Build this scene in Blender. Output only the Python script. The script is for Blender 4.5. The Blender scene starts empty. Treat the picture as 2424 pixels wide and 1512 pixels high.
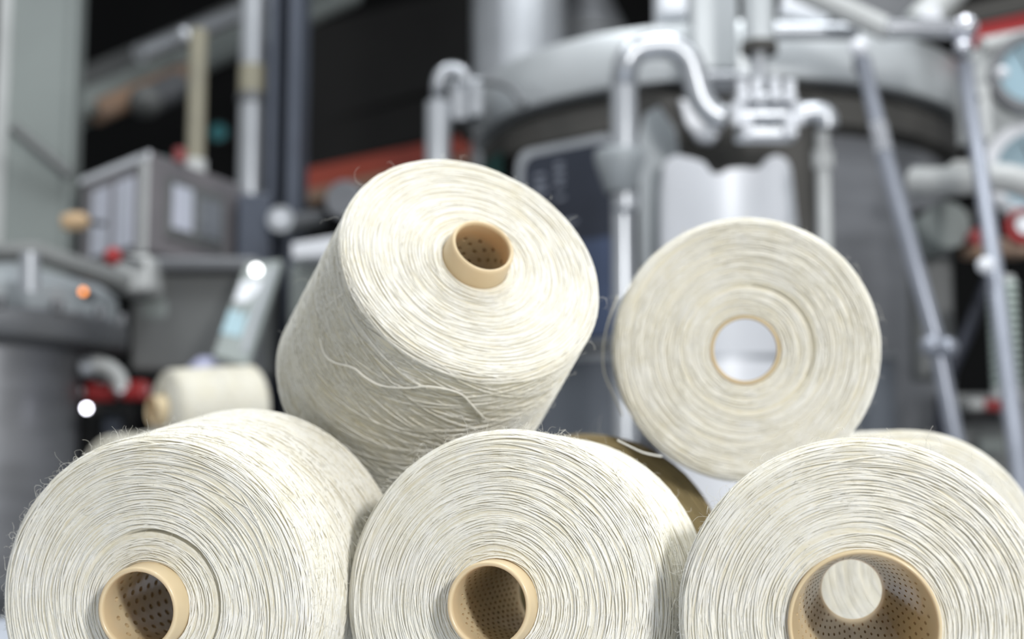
import bpy, math, random
import numpy as np
from mathutils import Vector, Matrix
random.seed(7)
rng = np.random.default_rng(7)
SC = bpy.context.scene
COL = SC.collection
R = math.radians

# ---------------------------------------------------------------- camera, world, light, exposure
CAMZ, PITCH, FPX = 0.983, R(6.7), 3367.0
cam = bpy.data.cameras.new('camera')
cam.sensor_width, cam.lens = 36.0, FPX * 36.0 / 2424.0
cam.clip_start, cam.clip_end = 0.05, 60
cam.dof.use_dof, cam.dof.focus_distance, cam.dof.aperture_fstop = True, 0.872, 4.0
camo = bpy.data.objects.new('camera', cam)
camo.location = (0, 0, CAMZ)
camo.rotation_euler = (math.pi / 2 + PITCH, 0, 0)
COL.objects.link(camo)
SC.camera = camo
vs = SC.view_settings
vs.view_transform, vs.look, vs.gamma, vs.exposure = 'Standard', 'None', 1.0, 0.44
vs.use_curve_mapping = False

world = bpy.data.worlds.new('hall_light')
SC.world = world
world.use_nodes = True
world.node_tree.nodes['Background'].inputs['Color'].default_value = (0.92, 0.965, 1.0, 1)
world.node_tree.nodes['Background'].inputs['Strength'].default_value = 0.31


def area(name, loc, target, sx, sy, power, color=(1, 1, 1)):
    l = bpy.data.lights.new(name, 'AREA')
    l.shape, l.size, l.size_y, l.energy, l.color = 'RECTANGLE', sx, sy, power, color
    o = bpy.data.objects.new(name, l)
    o.location = loc
    o.rotation_euler = (Vector(target) - Vector(loc)).to_track_quat('-Z', 'Y').to_euler()
    COL.objects.link(o)
    return o


area('key_lamp', (0.98, -0.75, 1.80), (0.05, 1.0, 0.95), 0.26, 0.26, 29, (1.0, 0.995, 0.99))
for k, (lx, ly, p) in enumerate([(-1.5, 1.0, 15), (0.9, 1.6, 26), (-1.1, 2.4, 16), (2.6, 1.2, 18), (0.3, 0.9, 26)]):
    area('ceiling_lamp', (lx, ly, 4.2), (lx, ly, 0), 0.25, 1.5, p, (0.93, 0.97, 1.0))


# ---------------------------------------------------------------- helpers
def ray(x, y):
    u, v = (x - 1212.0) / FPX, (756.0 - y) / FPX
    c, s = math.cos(PITCH), math.sin(PITCH)
    return Vector((u, c - v * s, s + v * c))


def at(x, y, d):
    """a point of the place that stands d metres away along the view axis"""
    return Vector((0, 0, CAMZ)) + ray(x, y) * d


def px(d):
    return d / FPX


def nd(nt, t, x=0, y=0):
    n = nt.nodes.new(t)
    n.location = (x, y)
    return n


def material(name, c1, c2=None, rough=0.5, metal=0.0, scale=18.0, bump=0.0, spec=0.5, stretch=(1, 1, 1), rvar=0.08):
    m = bpy.data.materials.new(name)
    m.use_nodes = True
    nt = m.node_tree
    b = nt.nodes['Principled BSDF']
    c2 = c2 or tuple(v * 0.82 for v in c1)
    tc = nd(nt, 'ShaderNodeTexCoord')
    mp = nd(nt, 'ShaderNodeMapping')
    mp.inputs['Scale'].default_value = stretch
    nz = nd(nt, 'ShaderNodeTexNoise')
    nz.inputs['Scale'].default_value = scale
    nz.inputs['Detail'].default_value = 5
    rp = nd(nt, 'ShaderNodeValToRGB')
    rp.color_ramp.elements[0].position, rp.color_ramp.elements[1].position = 0.32, 0.66
    rp.color_ramp.elements[0].color = (*c2, 1)
    rp.color_ramp.elements[1].color = (*c1, 1)
    L = nt.links.new
    L(tc.outputs['Object'], mp.inputs['Vector'])
    L(mp.outputs['Vector'], nz.inputs['Vector'])
    L(nz.outputs['Fac'], rp.inputs['Fac'])
    L(rp.outputs['Color'], b.inputs['Base Color'])
    mr = nd(nt, 'ShaderNodeMapRange')
    mr.inputs['To Min'].default_value = max(0.03, rough - rvar)
    mr.inputs['To Max'].default_value = min(1.0, rough + rvar)
    L(nz.outputs['Fac'], mr.inputs['Value'])
    L(mr.outputs['Result'], b.inputs['Roughness'])
    b.inputs['Metallic'].default_value = metal
    b.inputs['Specular IOR Level'].default_value = spec
    if bump:
        bp = nd(nt, 'ShaderNodeBump')
        bp.inputs['Strength'].default_value = bump
        bp.inputs['Distance'].default_value = 0.004
        L(nz.outputs['Fac'], bp.inputs['Height'])
        L(bp.outputs['Normal'], b.inputs['Normal'])
    return m


def emitter(name, color, strength):
    m = bpy.data.materials.new(name)
    m.use_nodes = True
    b = m.node_tree.nodes['Principled BSDF']
    b.inputs['Base Color'].default_value = (*color, 1)
    b.inputs['Emission Color'].default_value = (*color, 1)
    b.inputs['Emission Strength'].default_value = strength
    return m


def yarn_material(name, lo, hi, su, sv, strength, dist):
    """yarn: fibres run along u of the winding (u, v in metres along and across)"""
    m = bpy.data.materials.new(name)
    m.use_nodes = True
    nt = m.node_tree
    L = nt.links.new
    b = nt.nodes['Principled BSDF']
    uv = nd(nt, 'ShaderNodeUVMap')
    mp = nd(nt, 'ShaderNodeMapping')
    mp.inputs['Scale'].default_value = (su, sv, 1)
    mp.inputs['Rotation'].default_value = (0, 0, 0)
    nz = nd(nt, 'ShaderNodeTexNoise')
    nz.inputs['Scale'].default_value = 1.0
    nz.inputs['Detail'].default_value = 4
    nz.inputs['Roughness'].default_value = 0.65
    tc = nd(nt, 'ShaderNodeTexCoord')
    big = nd(nt, 'ShaderNodeTexNoise')
    big.inputs['Scale'].default_value = 55
    big.inputs['Detail'].default_value = 3
    ad = nd(nt, 'ShaderNodeMath')
    ad.operation = 'MULTIPLY_ADD'
    ad.inputs[1].default_value = 0.45
    rp = nd(nt, 'ShaderNodeValToRGB')
    rp.color_ramp.elements[0].position, rp.color_ramp.elements[1].position = 0.48, 0.92
    rp.color_ramp.elements[0].color = (*lo, 1)
    rp.color_ramp.elements[1].color = (*hi, 1)
    L(uv.outputs['UV'], mp.inputs['Vector'])
    L(mp.outputs['Vector'], nz.inputs['Vector'])
    L(tc.outputs['Object'], big.inputs['Vector'])
    L(big.outputs['Fac'], ad.inputs[0])
    L(nz.outputs['Fac'], ad.inputs[2])
    L(ad.outputs['Value'], rp.inputs['Fac'])
    L(rp.outputs['Color'], b.inputs['Base Color'])
    bp = nd(nt, 'ShaderNodeBump')
    bp.inputs['Strength'].default_value = strength
    bp.inputs['Distance'].default_value = dist
    L(nz.outputs['Fac'], bp.inputs['Height'])
    L(bp.outputs['Normal'], b.inputs['Normal'])
    b.inputs['Roughness'].default_value = 0.75
    b.inputs['Specular IOR Level'].default_value = 0.25
    b.inputs['Sheen Weight'].default_value = 0.25
    b.inputs['Sheen Roughness'].default_value = 0.5
    tr = nd(nt, 'ShaderNodeBsdfTranslucent')
    tr.inputs['Color'].default_value = tuple(0.25 * l + 0.75 * h * k for l, h, k in zip(lo, hi, (1.0, 0.96, 0.86))) + (1,)
    mx = nd(nt, 'ShaderNodeMixShader')
    mx.inputs['Fac'].default_value = 0.14
    L(b.outputs['BSDF'], mx.inputs[1])
    L(tr.outputs['BSDF'], mx.inputs[2])
    L(mx.outputs['Shader'], nt.nodes['Material Output'].inputs['Surface'])
    return m


def tube_material():
    """translucent cream plastic of the winding tubes"""
    m = bpy.data.materials.new('cream_plastic')
    m.use_nodes = True
    nt = m.node_tree
    L = nt.links.new
    b = nt.nodes['Principled BSDF']
    out = nt.nodes['Material Output']
    tc = nd(nt, 'ShaderNodeTexCoord')
    nz = nd(nt, 'ShaderNodeTexNoise')
    nz.inputs['Scale'].default_value = 40
    rp = nd(nt, 'ShaderNodeValToRGB')
    rp.color_ramp.elements[0].color = (0.74, 0.61, 0.37, 1)
    rp.color_ramp.elements[1].color = (0.82, 0.71, 0.47, 1)
    L(tc.outputs['Object'], nz.inputs['Vector'])
    L(nz.outputs['Fac'], rp.inputs['Fac'])
    L(rp.outputs['Color'], b.inputs['Base Color'])
    b.inputs['Roughness'].default_value = 0.32
    b.inputs['Coat Weight'].default_value = 0.15
    tr = nd(nt, 'ShaderNodeBsdfTranslucent')
    tr.inputs['Color'].default_value = (0.92, 0.50, 0.10, 1)
    mx = nd(nt, 'ShaderNodeMixShader')
    mx.inputs['Fac'].default_value = 0.22
    L(b.outputs['BSDF'], mx.inputs[1])
    L(tr.outputs['BSDF'], mx.inputs[2])
    L(mx.outputs['Shader'], out.inputs['Surface'])
    return m


M = dict(
    yarn=yarn_material('cream_yarn_body', (0.80, 0.735, 0.545), (0.91, 0.88, 0.78), 90, 900, 0.8, 0.0008),
    strand=yarn_material('cream_yarn_strand', (0.82, 0.775, 0.625), (0.95, 0.94, 0.895), 420, 3.0, 0.6, 0.0003),
    yarn_tan=yarn_material('shaded_yarn_body', (0.24, 0.18, 0.08), (0.32, 0.25, 0.12), 90, 900, 0.8, 0.0008),  # darkened yarn copy: deep shade is put into the colour
    strand_tan=yarn_material('shaded_yarn_strand', (0.25, 0.19, 0.085), (0.34, 0.265, 0.13), 420, 3.0, 0.6, 0.0003),  # same shade painted into the strands
    fibre=material('cream_fibre', (0.85, 0.83, 0.75), rough=0.8),
    plastic=tube_material(),
    steel=material('brushed_steel', (0.62, 0.64, 0.67), (0.50, 0.52, 0.55), 0.38, 0.75, 6, stretch=(1, 1, 12)),
    steel_lt=material('pale_steel', (0.62, 0.64, 0.67), (0.53, 0.55, 0.58), 0.32, 0.7, 5),
    lid=material('pale_lid_steel', (0.72, 0.745, 0.76), (0.64, 0.67, 0.68), 0.38, 0.4, 5),
    cheek=material('soft_grey_paint', (0.36, 0.385, 0.40), (0.31, 0.335, 0.35), 0.45, 0.1, 5),
    steel_dk=material('dull_grey_steel', (0.20, 0.205, 0.215), (0.15, 0.155, 0.165), 0.5, 0.5, 8),
    kier=material('grey_kier_steel', (0.30, 0.305, 0.325), (0.235, 0.24, 0.255), 0.42, 0.55, 4, stretch=(1, 1, 6)),
    chrome=material('polished_chrome', (0.82, 0.83, 0.87), (0.74, 0.75, 0.80), 0.16, 0.9, 8),
    rod=material('lilac_grey_metal', (0.38, 0.40, 0.46), (0.31, 0.33, 0.38), 0.35, 0.5, 8),
    dark=material('dark_iron', (0.05, 0.048, 0.045), (0.03, 0.03, 0.03), 0.55, 0.2, 8),
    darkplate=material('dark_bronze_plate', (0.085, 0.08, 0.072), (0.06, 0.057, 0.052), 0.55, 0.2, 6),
    beam=material('dark_roof_steel', (0.020, 0.019, 0.018), (0.012, 0.011, 0.011), 0.7, 0, 3),
    black=material('black_paint', (0.008, 0.008, 0.009), (0.004, 0.004, 0.005), 0.7, 0, 3),
    greypaint=material('grey_green_paint', (0.30, 0.33, 0.315), (0.25, 0.275, 0.265), 0.55, 0, 3),
    mid=material('mid_grey_paint', (0.20, 0.205, 0.20), (0.155, 0.16, 0.16), 0.5, 0.15, 5),
    bluegrey=material('blue_grey_paint', (0.105, 0.12, 0.155), (0.08, 0.092, 0.12), 0.45, 0.1, 5),
    slate=material('slate_grey_paint', (0.20, 0.22, 0.25), (0.165, 0.18, 0.21), 0.45, 0.2, 5),
    lightpaint=material('light_grey_paint', (0.62, 0.63, 0.62), (0.52, 0.53, 0.52), 0.45, 0, 7),
    white=material('white_enamel', (0.90, 0.91, 0.95), (0.85, 0.87, 0.91), 0.35, 0.05, 4),
    mauve=material('mauve_grey_paint', (0.26, 0.24, 0.25), (0.20, 0.19, 0.20), 0.45, 0.1, 6),
    screen=material('pale_screen', (0.72, 0.73, 0.84), (0.64, 0.67, 0.75), 0.25, 0, 9),
    navy=material('navy_panel', (0.035, 0.042, 0.062), (0.026, 0.03, 0.045), 0.4, 0.1, 6),
    navy_lt=material('blue_panel', (0.085, 0.115, 0.20), (0.06, 0.08, 0.14), 0.4, 0.1, 6),
    print=material('grey_print', (0.30, 0.32, 0.38), rough=0.6),
    green=material('green_paint', (0.035, 0.11, 0.097), (0.025, 0.08, 0.07), 0.45, 0, 6),
    red=material('red_paint', (0.42, 0.03, 0.03), (0.32, 0.022, 0.025), 0.4, 0, 8),
    rust_red=material('faded_red_paint', (0.30, 0.07, 0.07), rough=0.5),
    orange=material('orange_red_paint', (0.50, 0.085, 0.045), (0.36, 0.055, 0.035), 0.5, 0, 2.5),
    rust=material('brown_lagging', (0.42, 0.27, 0.18), (0.26, 0.19, 0.15), 0.7, 0, 5),
    tan=material('tan_wood', (0.62, 0.43, 0.25), rough=0.4),
    conduit=material('cream_conduit', (0.34, 0.315, 0.23), (0.27, 0.25, 0.19), 0.5, 0, 7),
    teal=material('teal_glass', (0.10, 0.33, 0.36), (0.07, 0.25, 0.27), 0.15, 0, 5),
    gauge=material('pale_blue_dial', (0.42, 0.58, 0.66), (0.36, 0.52, 0.60), 0.15, 0, 5),
    cyan=material('pale_cyan_label', (0.45, 0.62, 0.68), rough=0.35),
    violet=material('pale_violet_plastic', (0.48, 0.49, 0.68), rough=0.4),
    spring=material('pale_green_coil', (0.58, 0.66, 0.61), (0.48, 0.56, 0.52), 0.4, 0.1, 20),
    hose=material('navy_rubber', (0.012, 0.015, 0.03), rough=0.5),
    floor=material('grey_concrete', (0.23, 0.24, 0.245), (0.16, 0.165, 0.17), 0.6, 0, 2.5, bump=0.2),
    wall=material('dark_hall_wall', (0.012, 0.012, 0.012), (0.006, 0.006, 0.007), 0.9, 0, 1.5),
    table=material('white_table_laminate', (0.72, 0.76, 0.84), (0.66, 0.70, 0.78), 0.35, 0, 5),
)


class MB:
    """collects faces in world space; build() makes ONE mesh object"""

    def __init__(s):
        s.v, s.f = [], []

    def add(s, v, f):
        n = len(s.v)
        s.v += [Vector(p) for p in v]
        s.f += [tuple(i + n for i in q) for q in f]
        return s

    def box(s, c, size, rz=0.0, rx=0.0, ry=0.0):
        m = Matrix.Rotation(rz, 3, 'Z') @ Matrix.Rotation(rx, 3, 'X') @ Matrix.Rotation(ry, 3, 'Y')
        c = Vector(c)
        h = [a / 2 for a in size]
        v = [c + m @ Vector((h[0] * i, h[1] * j, h[2] * k)) for i in (-1, 1) for j in (-1, 1) for k in (-1, 1)]
        return s.add(v, [(0, 1, 3, 2), (4, 6, 7, 5), (0, 4, 5, 1), (2, 3, 7, 6), (0, 2, 6, 4), (1, 5, 7, 3)])

    def boxpx(s, x0, y0, x1, y1, d, depth):
        """a box whose front face is upright, at distance d"""
        a, b = at(x0, y1, d), at(x1, y0, d)
        yy = (a.y + b.y) / 2
        return s.box(((a.x + b.x) / 2, yy + depth / 2, (a.z + b.z) / 2), (abs(b.x - a.x), depth, abs(b.z - a.z)))

    def tube(s, pts, rad, n=16, cap=True):
        pts = [Vector(p) for p in pts]
        rads = rad if isinstance(rad, (list, tuple)) else [rad] * len(pts)
        rings = []
        ref = None
        for i, p in enumerate(pts):
            t = (pts[min(i + 1, len(pts) - 1)] - pts[max(i - 1, 0)]).normalized()
            if ref is None:
                ref = t.orthogonal().normalized()
            ref = (ref - t * ref.dot(t)).normalized()
            b = t.cross(ref)
            rings.append([p + (ref * math.cos(2 * math.pi * k / n) + b * math.sin(2 * math.pi * k / n)) * rads[i] for k in range(n)])
        v = [q for r in rings for q in r]
        f = [(i * n + k, i * n + (k + 1) % n, (i + 1) * n + (k + 1) % n, (i + 1) * n + k) for i in range(len(pts) - 1) for k in range(n)]
        if cap:
            f += [tuple(range(n))[::-1], tuple((len(pts) - 1) * n + k for k in range(n))]
        return s.add(v, f)

    def lathe(s, o, axis, prof, n=32, ang=(0, 2 * math.pi)):
        """prof: (radius, height along axis)"""
        o, axis = Vector(o), Vector(axis).normalized()
        e1 = axis.orthogonal().normalized() if abs(axis.z) < 0.99 else Vector((1, 0, 0))
        e2 = axis.cross(e1)
        full = abs(ang[1] - ang[0] - 2 * math.pi) < 1e-6
        m = n if full else n + 1
        v = []
        for r, h in prof:
            for k in range(m):
                a = ang[0] + (ang[1] - ang[0]) * k / n
                v.append(o + axis * h + (e1 * math.cos(a) + e2 * math.sin(a)) * max(r, 1e-5))
        f = []
        for i in range(len(prof) - 1):
            for k in range(n):
                k2 = (k + 1) % m
                f.append((i * m + k, i * m + k2, (i + 1) * m + k2, (i + 1) * m + k))
        return s.add(v, f)

    def cyl(s, o, axis, r, h0, h1, n=32, bev=0.0):
        e = bev or r * 0.04
        return s.lathe(o, axis, [(0, h0), (r - e, h0), (r, h0 + e), (r, h1 - e), (r - e, h1), (0, h1)], n)

    def sphere(s, c, r, n=20):
        return s.lathe(c, (0, 0, 1), [(r * math.sin(math.pi * i / 12), -r * math.cos(math.pi * i / 12)) for i in range(13)], n)

    def prism(s, poly, vec):
        n = len(poly)
        vec = Vector(vec)
        v = [Vector(p) for p in poly] + [Vector(p) + vec for p in poly]
        f = [tuple(range(n))[::-1], tuple(range(n, 2 * n))] + [(k, (k + 1) % n, n + (k + 1) % n, n + k) for k in range(n)]
        return s.add(v, f)

    def build(s, name, mat, parent=None, smooth=True, bevel=0.0):
        org = parent_origin(parent)
        me = bpy.data.meshes.new(name)
        me.from_pydata([tuple(p - org) for p in s.v], [], s.f)
        me.update()
        me.materials.append(mat)
        if smooth:
            me.shade_smooth()
            me.set_sharp_from_angle(angle=R(40))
        o = bpy.data.objects.new(name, me)
        COL.objects.link(o)
        if parent is not None:
            o.parent = parent
        if bevel:
            bv = o.modifiers.new('edge', 'BEVEL')
            bv.width, bv.segments, bv.limit_method = bevel, 2, 'ANGLE'
        return o


def parent_origin(p):
    org = Vector((0, 0, 0))
    while p is not None:
        org += p.location
        p = p.parent
    return org


def tag(o, label, cat, group=None, kind=None):
    o['label'], o['category'] = label, cat
    if group:
        o['group'] = group
    if kind:
        o['kind'] = kind
    return o


def thing(name, loc, label, cat, group=None, kind=None):
    o = bpy.data.objects.new(name, None)
    o.empty_display_size = 0.05
    o.location = loc
    COL.objects.link(o)
    return tag(o, label, cat, group, kind)


def upright(x, y0, y1, d):
    """bottom and top of a plumb line: bottom at pixel (x, y0)"""
    a = at(x, y0, d)
    b = at(x, y1, d)
    return a, Vector((a.x, a.y, b.z))


def zat(y, d):
    return at(1212, y, d).z


def bez(pts, n=10):
    """smooth path through points (Catmull-Rom)"""
    P = [Vector(p) for p in pts]
    P = [P[0] * 2 - P[1]] + P + [P[-1] * 2 - P[-2]]
    out = []
    for i in range(1, len(P) - 2):
        for k in range(n):
            t = k / n
            a, b, c, d = P[i - 1], P[i], P[i + 1], P[i + 2]
            out.append(0.5 * ((2 * b) + (c - a) * t + (2 * a - 5 * b + 4 * c - d) * t * t + (3 * b - a - 3 * c + d) * t ** 3))
    out.append(P[-2])
    return out


# ---------------------------------------------------------------- the hall
o = MB().box((0, 4.5, -0.05), (16, 13, 0.1)).build('floor', M['floor'], smooth=False)
tag(o, 'grey concrete floor of the factory hall', 'floor', kind='structure')
o = MB().box((0, 9.05, 2.6), (16, 0.1, 5.4)).build('wall_back', M['wall'], smooth=False)
tag(o, 'black unlit wall far behind the machines', 'wall', kind='structure')
o = MB().box((0, 6.3, 5.35), (16, 5.6, 0.1)).build('ceiling', M['wall'], smooth=False)
tag(o, 'dark ceiling high above the machines', 'ceiling', kind='structure')

# left pillar
pl = thing('pillar', at(80, 1400, 3.5) * 1, 'grey-green painted pillar with flanges at the left edge', 'pillar', kind='structure')
pl.location.z = 0
a, b = at(8, 400, 3.5), at(164, 400, 3.5)
w = b.x - a.x
MB().box(((a.x + b.x) / 2, a.y + 0.03, 2.6), (w, 0.05, 5.2)).build('web', M['greypaint'], pl, False, 0.004)
MB().box((a.x - 0.01, a.y + 0.10, 2.6), (0.03, 0.22, 5.2)).build('flange', M['lightpaint'], pl, False, 0.004)
MB().box((b.x - 0.002, a.y + 0.03, 2.6), (0.022, 0.07, 5.2)).build('flange', M['greypaint'], pl, False, 0.004)
MB().tube([at(30, 300, 3.44), at(165, 415, 3.46)], 0.015, 10).build('brace', M['mid'], pl)

# overhead duct with lagging, receding to the upper right
du = thing('cable_duct', at(200, 300, 4.3), 'grey slanting overhead duct with a brown lagged stretch and shiny joint', 'duct')
MB().tube([at(150, 278, 4.2), at(830, -22, 5.0)], 0.054, 20).build('pipe', M['greypaint'], du)
MB().tube([at(225, 268, 4.15), at(445, 172, 4.4)], 0.036, 16).build('lagging', M['rust'], du)
MB().tube([at(330, 128, 4.2), at(830, -75, 4.9)], 0.030, 14).build('rail', M['steel_lt'], du)
MB().tube([at(158, 268, 4.1), at(212, 246, 4.15)], 0.036, 16).build('end_sleeve', M['greypaint'], du)
MB().sphere(at(440, 88, 4.1), 0.034).build('joint_ball', M['steel_lt'], du)
MB().sphere(at(345, 240, 4.2), 0.05).build('hanger_cap', M['mid'], du)
MB().tube([at(345, 240, 4.2), at(425, 205, 4.3)], 0.045, 14).build('hanger', M['steel_dk'], du)

# dim roof beams far behind
for k, (x0, y0, x1, y1, hh, mt, lb) in enumerate([
    (180, 215, 800, -60, 0.10, 'mid', 'dim grey roof beam above the slanting duct'),
    (650, 200, 1250, 40, 0.24, 'beam', 'dark roof beam behind the pale steel tower'),
    (690, 330, 1180, 215, 0.16, 'beam', 'dark brown beam above the orange-red beam')]):
    p0, p1 = at(x0, y0, 6.6), at(x1, y1, 7.4)
    tag(MB().prism([p0 + Vector((0, 0, hh)), p0 - Vector((0, 0, hh)), p1 - Vector((0, 0, hh)), p1 + Vector((0, 0, hh))], (0, 0.15, 0)).build('roof_beam', M[mt], None, False),
        lb, 'beam', kind='structure')
rb = thing('crane_beam', at(900, 390, 5.6), 'orange-red painted beam running behind the tilted bobbin', 'beam')
p0, p1 = at(690, 432, 5.4), at(1300, 300, 6.0)
hz = Vector((0, 0, 0.042))
MB().prism([p0 + hz, p0 - hz, p1 - hz, p1 + hz], (0, 0.10, 0)).build('web', M['orange'], rb, False)
hz2 = Vector((0, 0, 0.09))
MB().prism([p0 - hz, p0 - hz2, p1 - hz2, p1 - hz], (0, 0.12, 0)).build('lower_flange', M['rust'], rb, False)

# cream conduit, steel pipe, blue grey column
z_cab = zat(374, 3.1)
cv = thing('conduit', upright(462, 385, 100, 3.34)[0], 'thin cream vertical conduit above the control cabinet', 'conduit')
a, b = upright(462, 385, 60, 3.34)
a.z = z_cab
MB().tube([a, b], 0.0215, 14).build('pipe', M['conduit'], cv)
MB().cyl(a, (0, 0, 1), 0.027, 0.0, 0.05, 16).build('socket', M['lightpaint'], cv)
sp = thing('steam_pipe', upright(592, 470, 0, 3.4)[0], 'shiny vertical steel pipe with a beige coupling beside the blue-grey column', 'pipe')
a, b = upright(592, 470, -60, 3.4)
MB().tube([a, b], 0.032, 20).build('pipe', M['steel_lt'], sp)
c = at(592, 180, 3.4)
MB().cyl((a.x, a.y, c.z), (0, 0, 1), 0.034, -0.034, 0.034, 20).build('coupling', M['conduit'], sp)
MB().cyl((a.x, a.y, c.z - 0.047), (0, 0, 1), 0.037, -0.011, 0.011, 20).build('collar', M['steel_dk'], sp)
bc = thing('column', upright(668, 1300, 0, 3.35)[0], 'blue-grey steel column with two flanges behind the tilted bobbin', 'column', kind='structure')
bc.location.z = 0
a, b = at(632, 400, 3.35), at(705, 400, 3.35)
MB().box(((a.x + b.x) / 2, a.y + 0.09, 2.2), (b.x - a.x, 0.012, 4.4)).build('web', M['bluegrey'], bc, False)
MB().box((a.x + 0.008, a.y + 0.09, 2.2), (0.016, 0.18, 4.4)).build('flange', M['bluegrey'], bc, False)
MB().box((b.x - 0.012, a.y + 0.08, 2.2), (0.024, 0.16, 4.4)).build('flange', M['bluegrey'], bc, False)
MB().boxpx(562, 455, 640, 640, 3.30, 0.10).build('foot_cabinet', M['bluegrey'], bc, False, 0.004)

# control cabinet on the left
cb = thing('control_cabinet', at(380, 640, 3.2), 'mauve-grey control cabinet with a pale screen, on the left', 'cabinet')
z0, z1 = zat(612, 3.1), zat(374, 3.1)
PL = [at(192, 500, 3.30), at(352, 500, 3.02), at(566, 500, 3.36), at(400, 500, 3.64)]
PL = [Vector((p.x, p.y, z0)) for p in PL]
MB().prism(PL, (0, 0, z1 - z0)).build('housing', M['mauve'], cb, False, 0.006)


def panel(P, Q, t0, t1, za, zb, th, out):
    n = Vector((Q - P).cross(Vector((0, 0, 1)))).normalized()
    if n.y > 0:
        n = -n
    a, b = P.lerp(Q, t0) + n * out, P.lerp(Q, t1) + n * out
    return MB().prism([Vector((a.x, a.y, za)), Vector((b.x, b.y, za)), Vector((b.x, b.y, zb)), Vector((a.x, a.y, zb))], n * th)


hh = z1 - z0
panel(PL[0], PL[1], 0.22, 0.80, z0 + hh * 0.10, z0 + hh * 0.80, 0.008, 0.0).build('screen', M['screen'], cb, False)
panel(PL[0], PL[1], 0.52, 0.56, z0 + hh * 0.10, z0 + hh * 0.80, 0.004, 0.008).build('screen_bar', M['mauve'], cb, False)
panel(PL[0], PL[1], 0.90, 0.98, z0, z0 + hh, 0.006, 0.0).build('edge_strip', M['lightpaint'], cb, False)
panel(PL[0], PL[1], 0.0, 1.0, z0 + hh * 0.93, z0 + hh, 0.006, 0.0).build('top_strip', M['white'], cb, False)
panel(PL[1], PL[2], 0.16, 0.80, z0 + hh * 0.20, z0 + hh * 0.80, 0.006, 0.0).build('side_plate', M['mid'], cb, False)
panel(PL[1], PL[2], 0.22, 0.42, z0 + hh * 0.30, z0 + hh * 0.74, 0.004, 0.006).build('side_label', M['screen'], cb, False)
panel(PL[1], PL[2], 0.50, 0.74, z0 + hh * 0.30, z0 + hh * 0.70, 0.004, 0.006).build('side_label', M['steel'], cb, False)
tag(MB().cyl(PL[0].lerp(PL[1], 0.62) + Vector((0.06, 0.10, hh)), (0, 0, 1), 0.018, 0, 0.034, 16).build('green_button', M['green']), 'small green push button on top of the control cabinet', 'button')
tag(MB().cyl(PL[0].lerp(PL[1], 0.95) + Vector((0.05, 0.09, hh)), (0, 0, 1), 0.014, 0, 0.03, 16).build('red_button', M['rust_red']), 'small red push button on top of the control cabinet', 'button')
kn = thing('emergency_knob', at(268, 606, 2.75), 'round red knob under the pale screen of the control cabinet', 'knob')
MB().sphere(at(268, 606, 2.75), 0.017).build('head', M['red'], kn)
MB().cyl(at(268, 606, 2.75), (0.3, 1, 0), 0.008, 0.0, 0.10, 12).build('stem', M['steel_dk'], kn)
hk = thing('wooden_handle', at(178, 524, 2.9), 'tan rounded handle in front of the grey-green pillar', 'handle')
MB().lathe(at(143, 526, 2.9), at(213, 522, 2.9) - at(143, 526, 2.9), [(0.0, 0), (0.015, 0.006), (0.020, 0.025), (0.017, 0.05), (0.0, 0.062)], 20).build('grip', M['tan'], hk)
MB().tube([at(205, 524, 2.9), at(245, 530, 3.1)], 0.006, 10).build('rod', M['dark'], hk)
dl = thing('round_dial', at(517, 312, 4.6), 'small round teal dial in the dark beside the cream conduit', 'dial')
MB().cyl(at(517, 312, 4.6), (0, 1, 0), 0.030, 0, 0.03, 24).build('face', M['teal'], dl)
MB().lathe(at(517, 312, 4.6), (0, 1, 0), [(0.030, -0.004), (0.035, -0.004), (0.035, 0.035), (0.030, 0.035)], 24).build('bezel', M['dark'], dl)

# machine bed under the cabinet
mb_ = thing('machine_bed', at(470, 1000, 3.2), 'grey sheet-metal machine bed under the control cabinet', 'machine')
mb_.location.z = 0
MB().boxpx(310, 640, 606, 880, 2.95, 0.25).build('apron', M['mid'], mb_, False, 0.01)
MB().boxpx(320, 606, 610, 640, 2.92, 0.28).build('top_ledge', M['steel_dk'], mb_, False, 0.008)
MB().boxpx(268, 600, 356, 690, 2.85, 0.2).build('bracket', M['lightpaint'], mb_, False, 0.012)
MB().boxpx(330, 700, 400, 760, 2.95, 0.1).build('junction_box', M['greypaint'], mb_, False, 0.012)
MB().boxpx(420, 740, 520, 800, 2.97, 0.05).build('access_plate', M['greypaint'], mb_, False, 0.012)
a = at(490, 900, 3.0)
MB().box((a.x + 0.01, a.y + 0.06, 0.5), (0.22, 0.2, 1.0)).build('plinth', M['steel_dk'], mb_, False, 0.01)

# left dyeing vessel
lt = thing('dyeing_vessel', (at(-60, 1000, 2.75).x, at(-60, 1000, 2.75).y, 0), 'dull grey round vessel with a wide flanged lid at the left edge', 'vessel')
c = Vector((at(-60, 900, 2.75).x, at(-60, 900, 2.75).y, 0))
zr = zat(770, 2.5)
MB().lathe(c, (0, 0, 1), [(0.0, 0.02), (0.19, 0.02), (0.195, 0.05), (0.195, zr - 0.02), (0.0, zr - 0.02)], 48).build('body', M['kier'], lt)
MB().lathe(c, (0, 0, 1), [(0.19, zr - 0.02), (0.278, zr - 0.015), (0.285, zr - 0.005), (0.285, zr + 0.028), (0.278, zr + 0.036), (0.19, zr + 0.036)], 56).build('flange', M['steel_dk'], lt)
MB().lathe(c, (0, 0, 1), [(0.265, zr + 0.036), (0.262, zr + 0.085), (0.24, zr + 0.105), (0.12, zr + 0.14), (0.0, zr + 0.15)], 56).build('lid', M['cheek'], lt)
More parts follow.
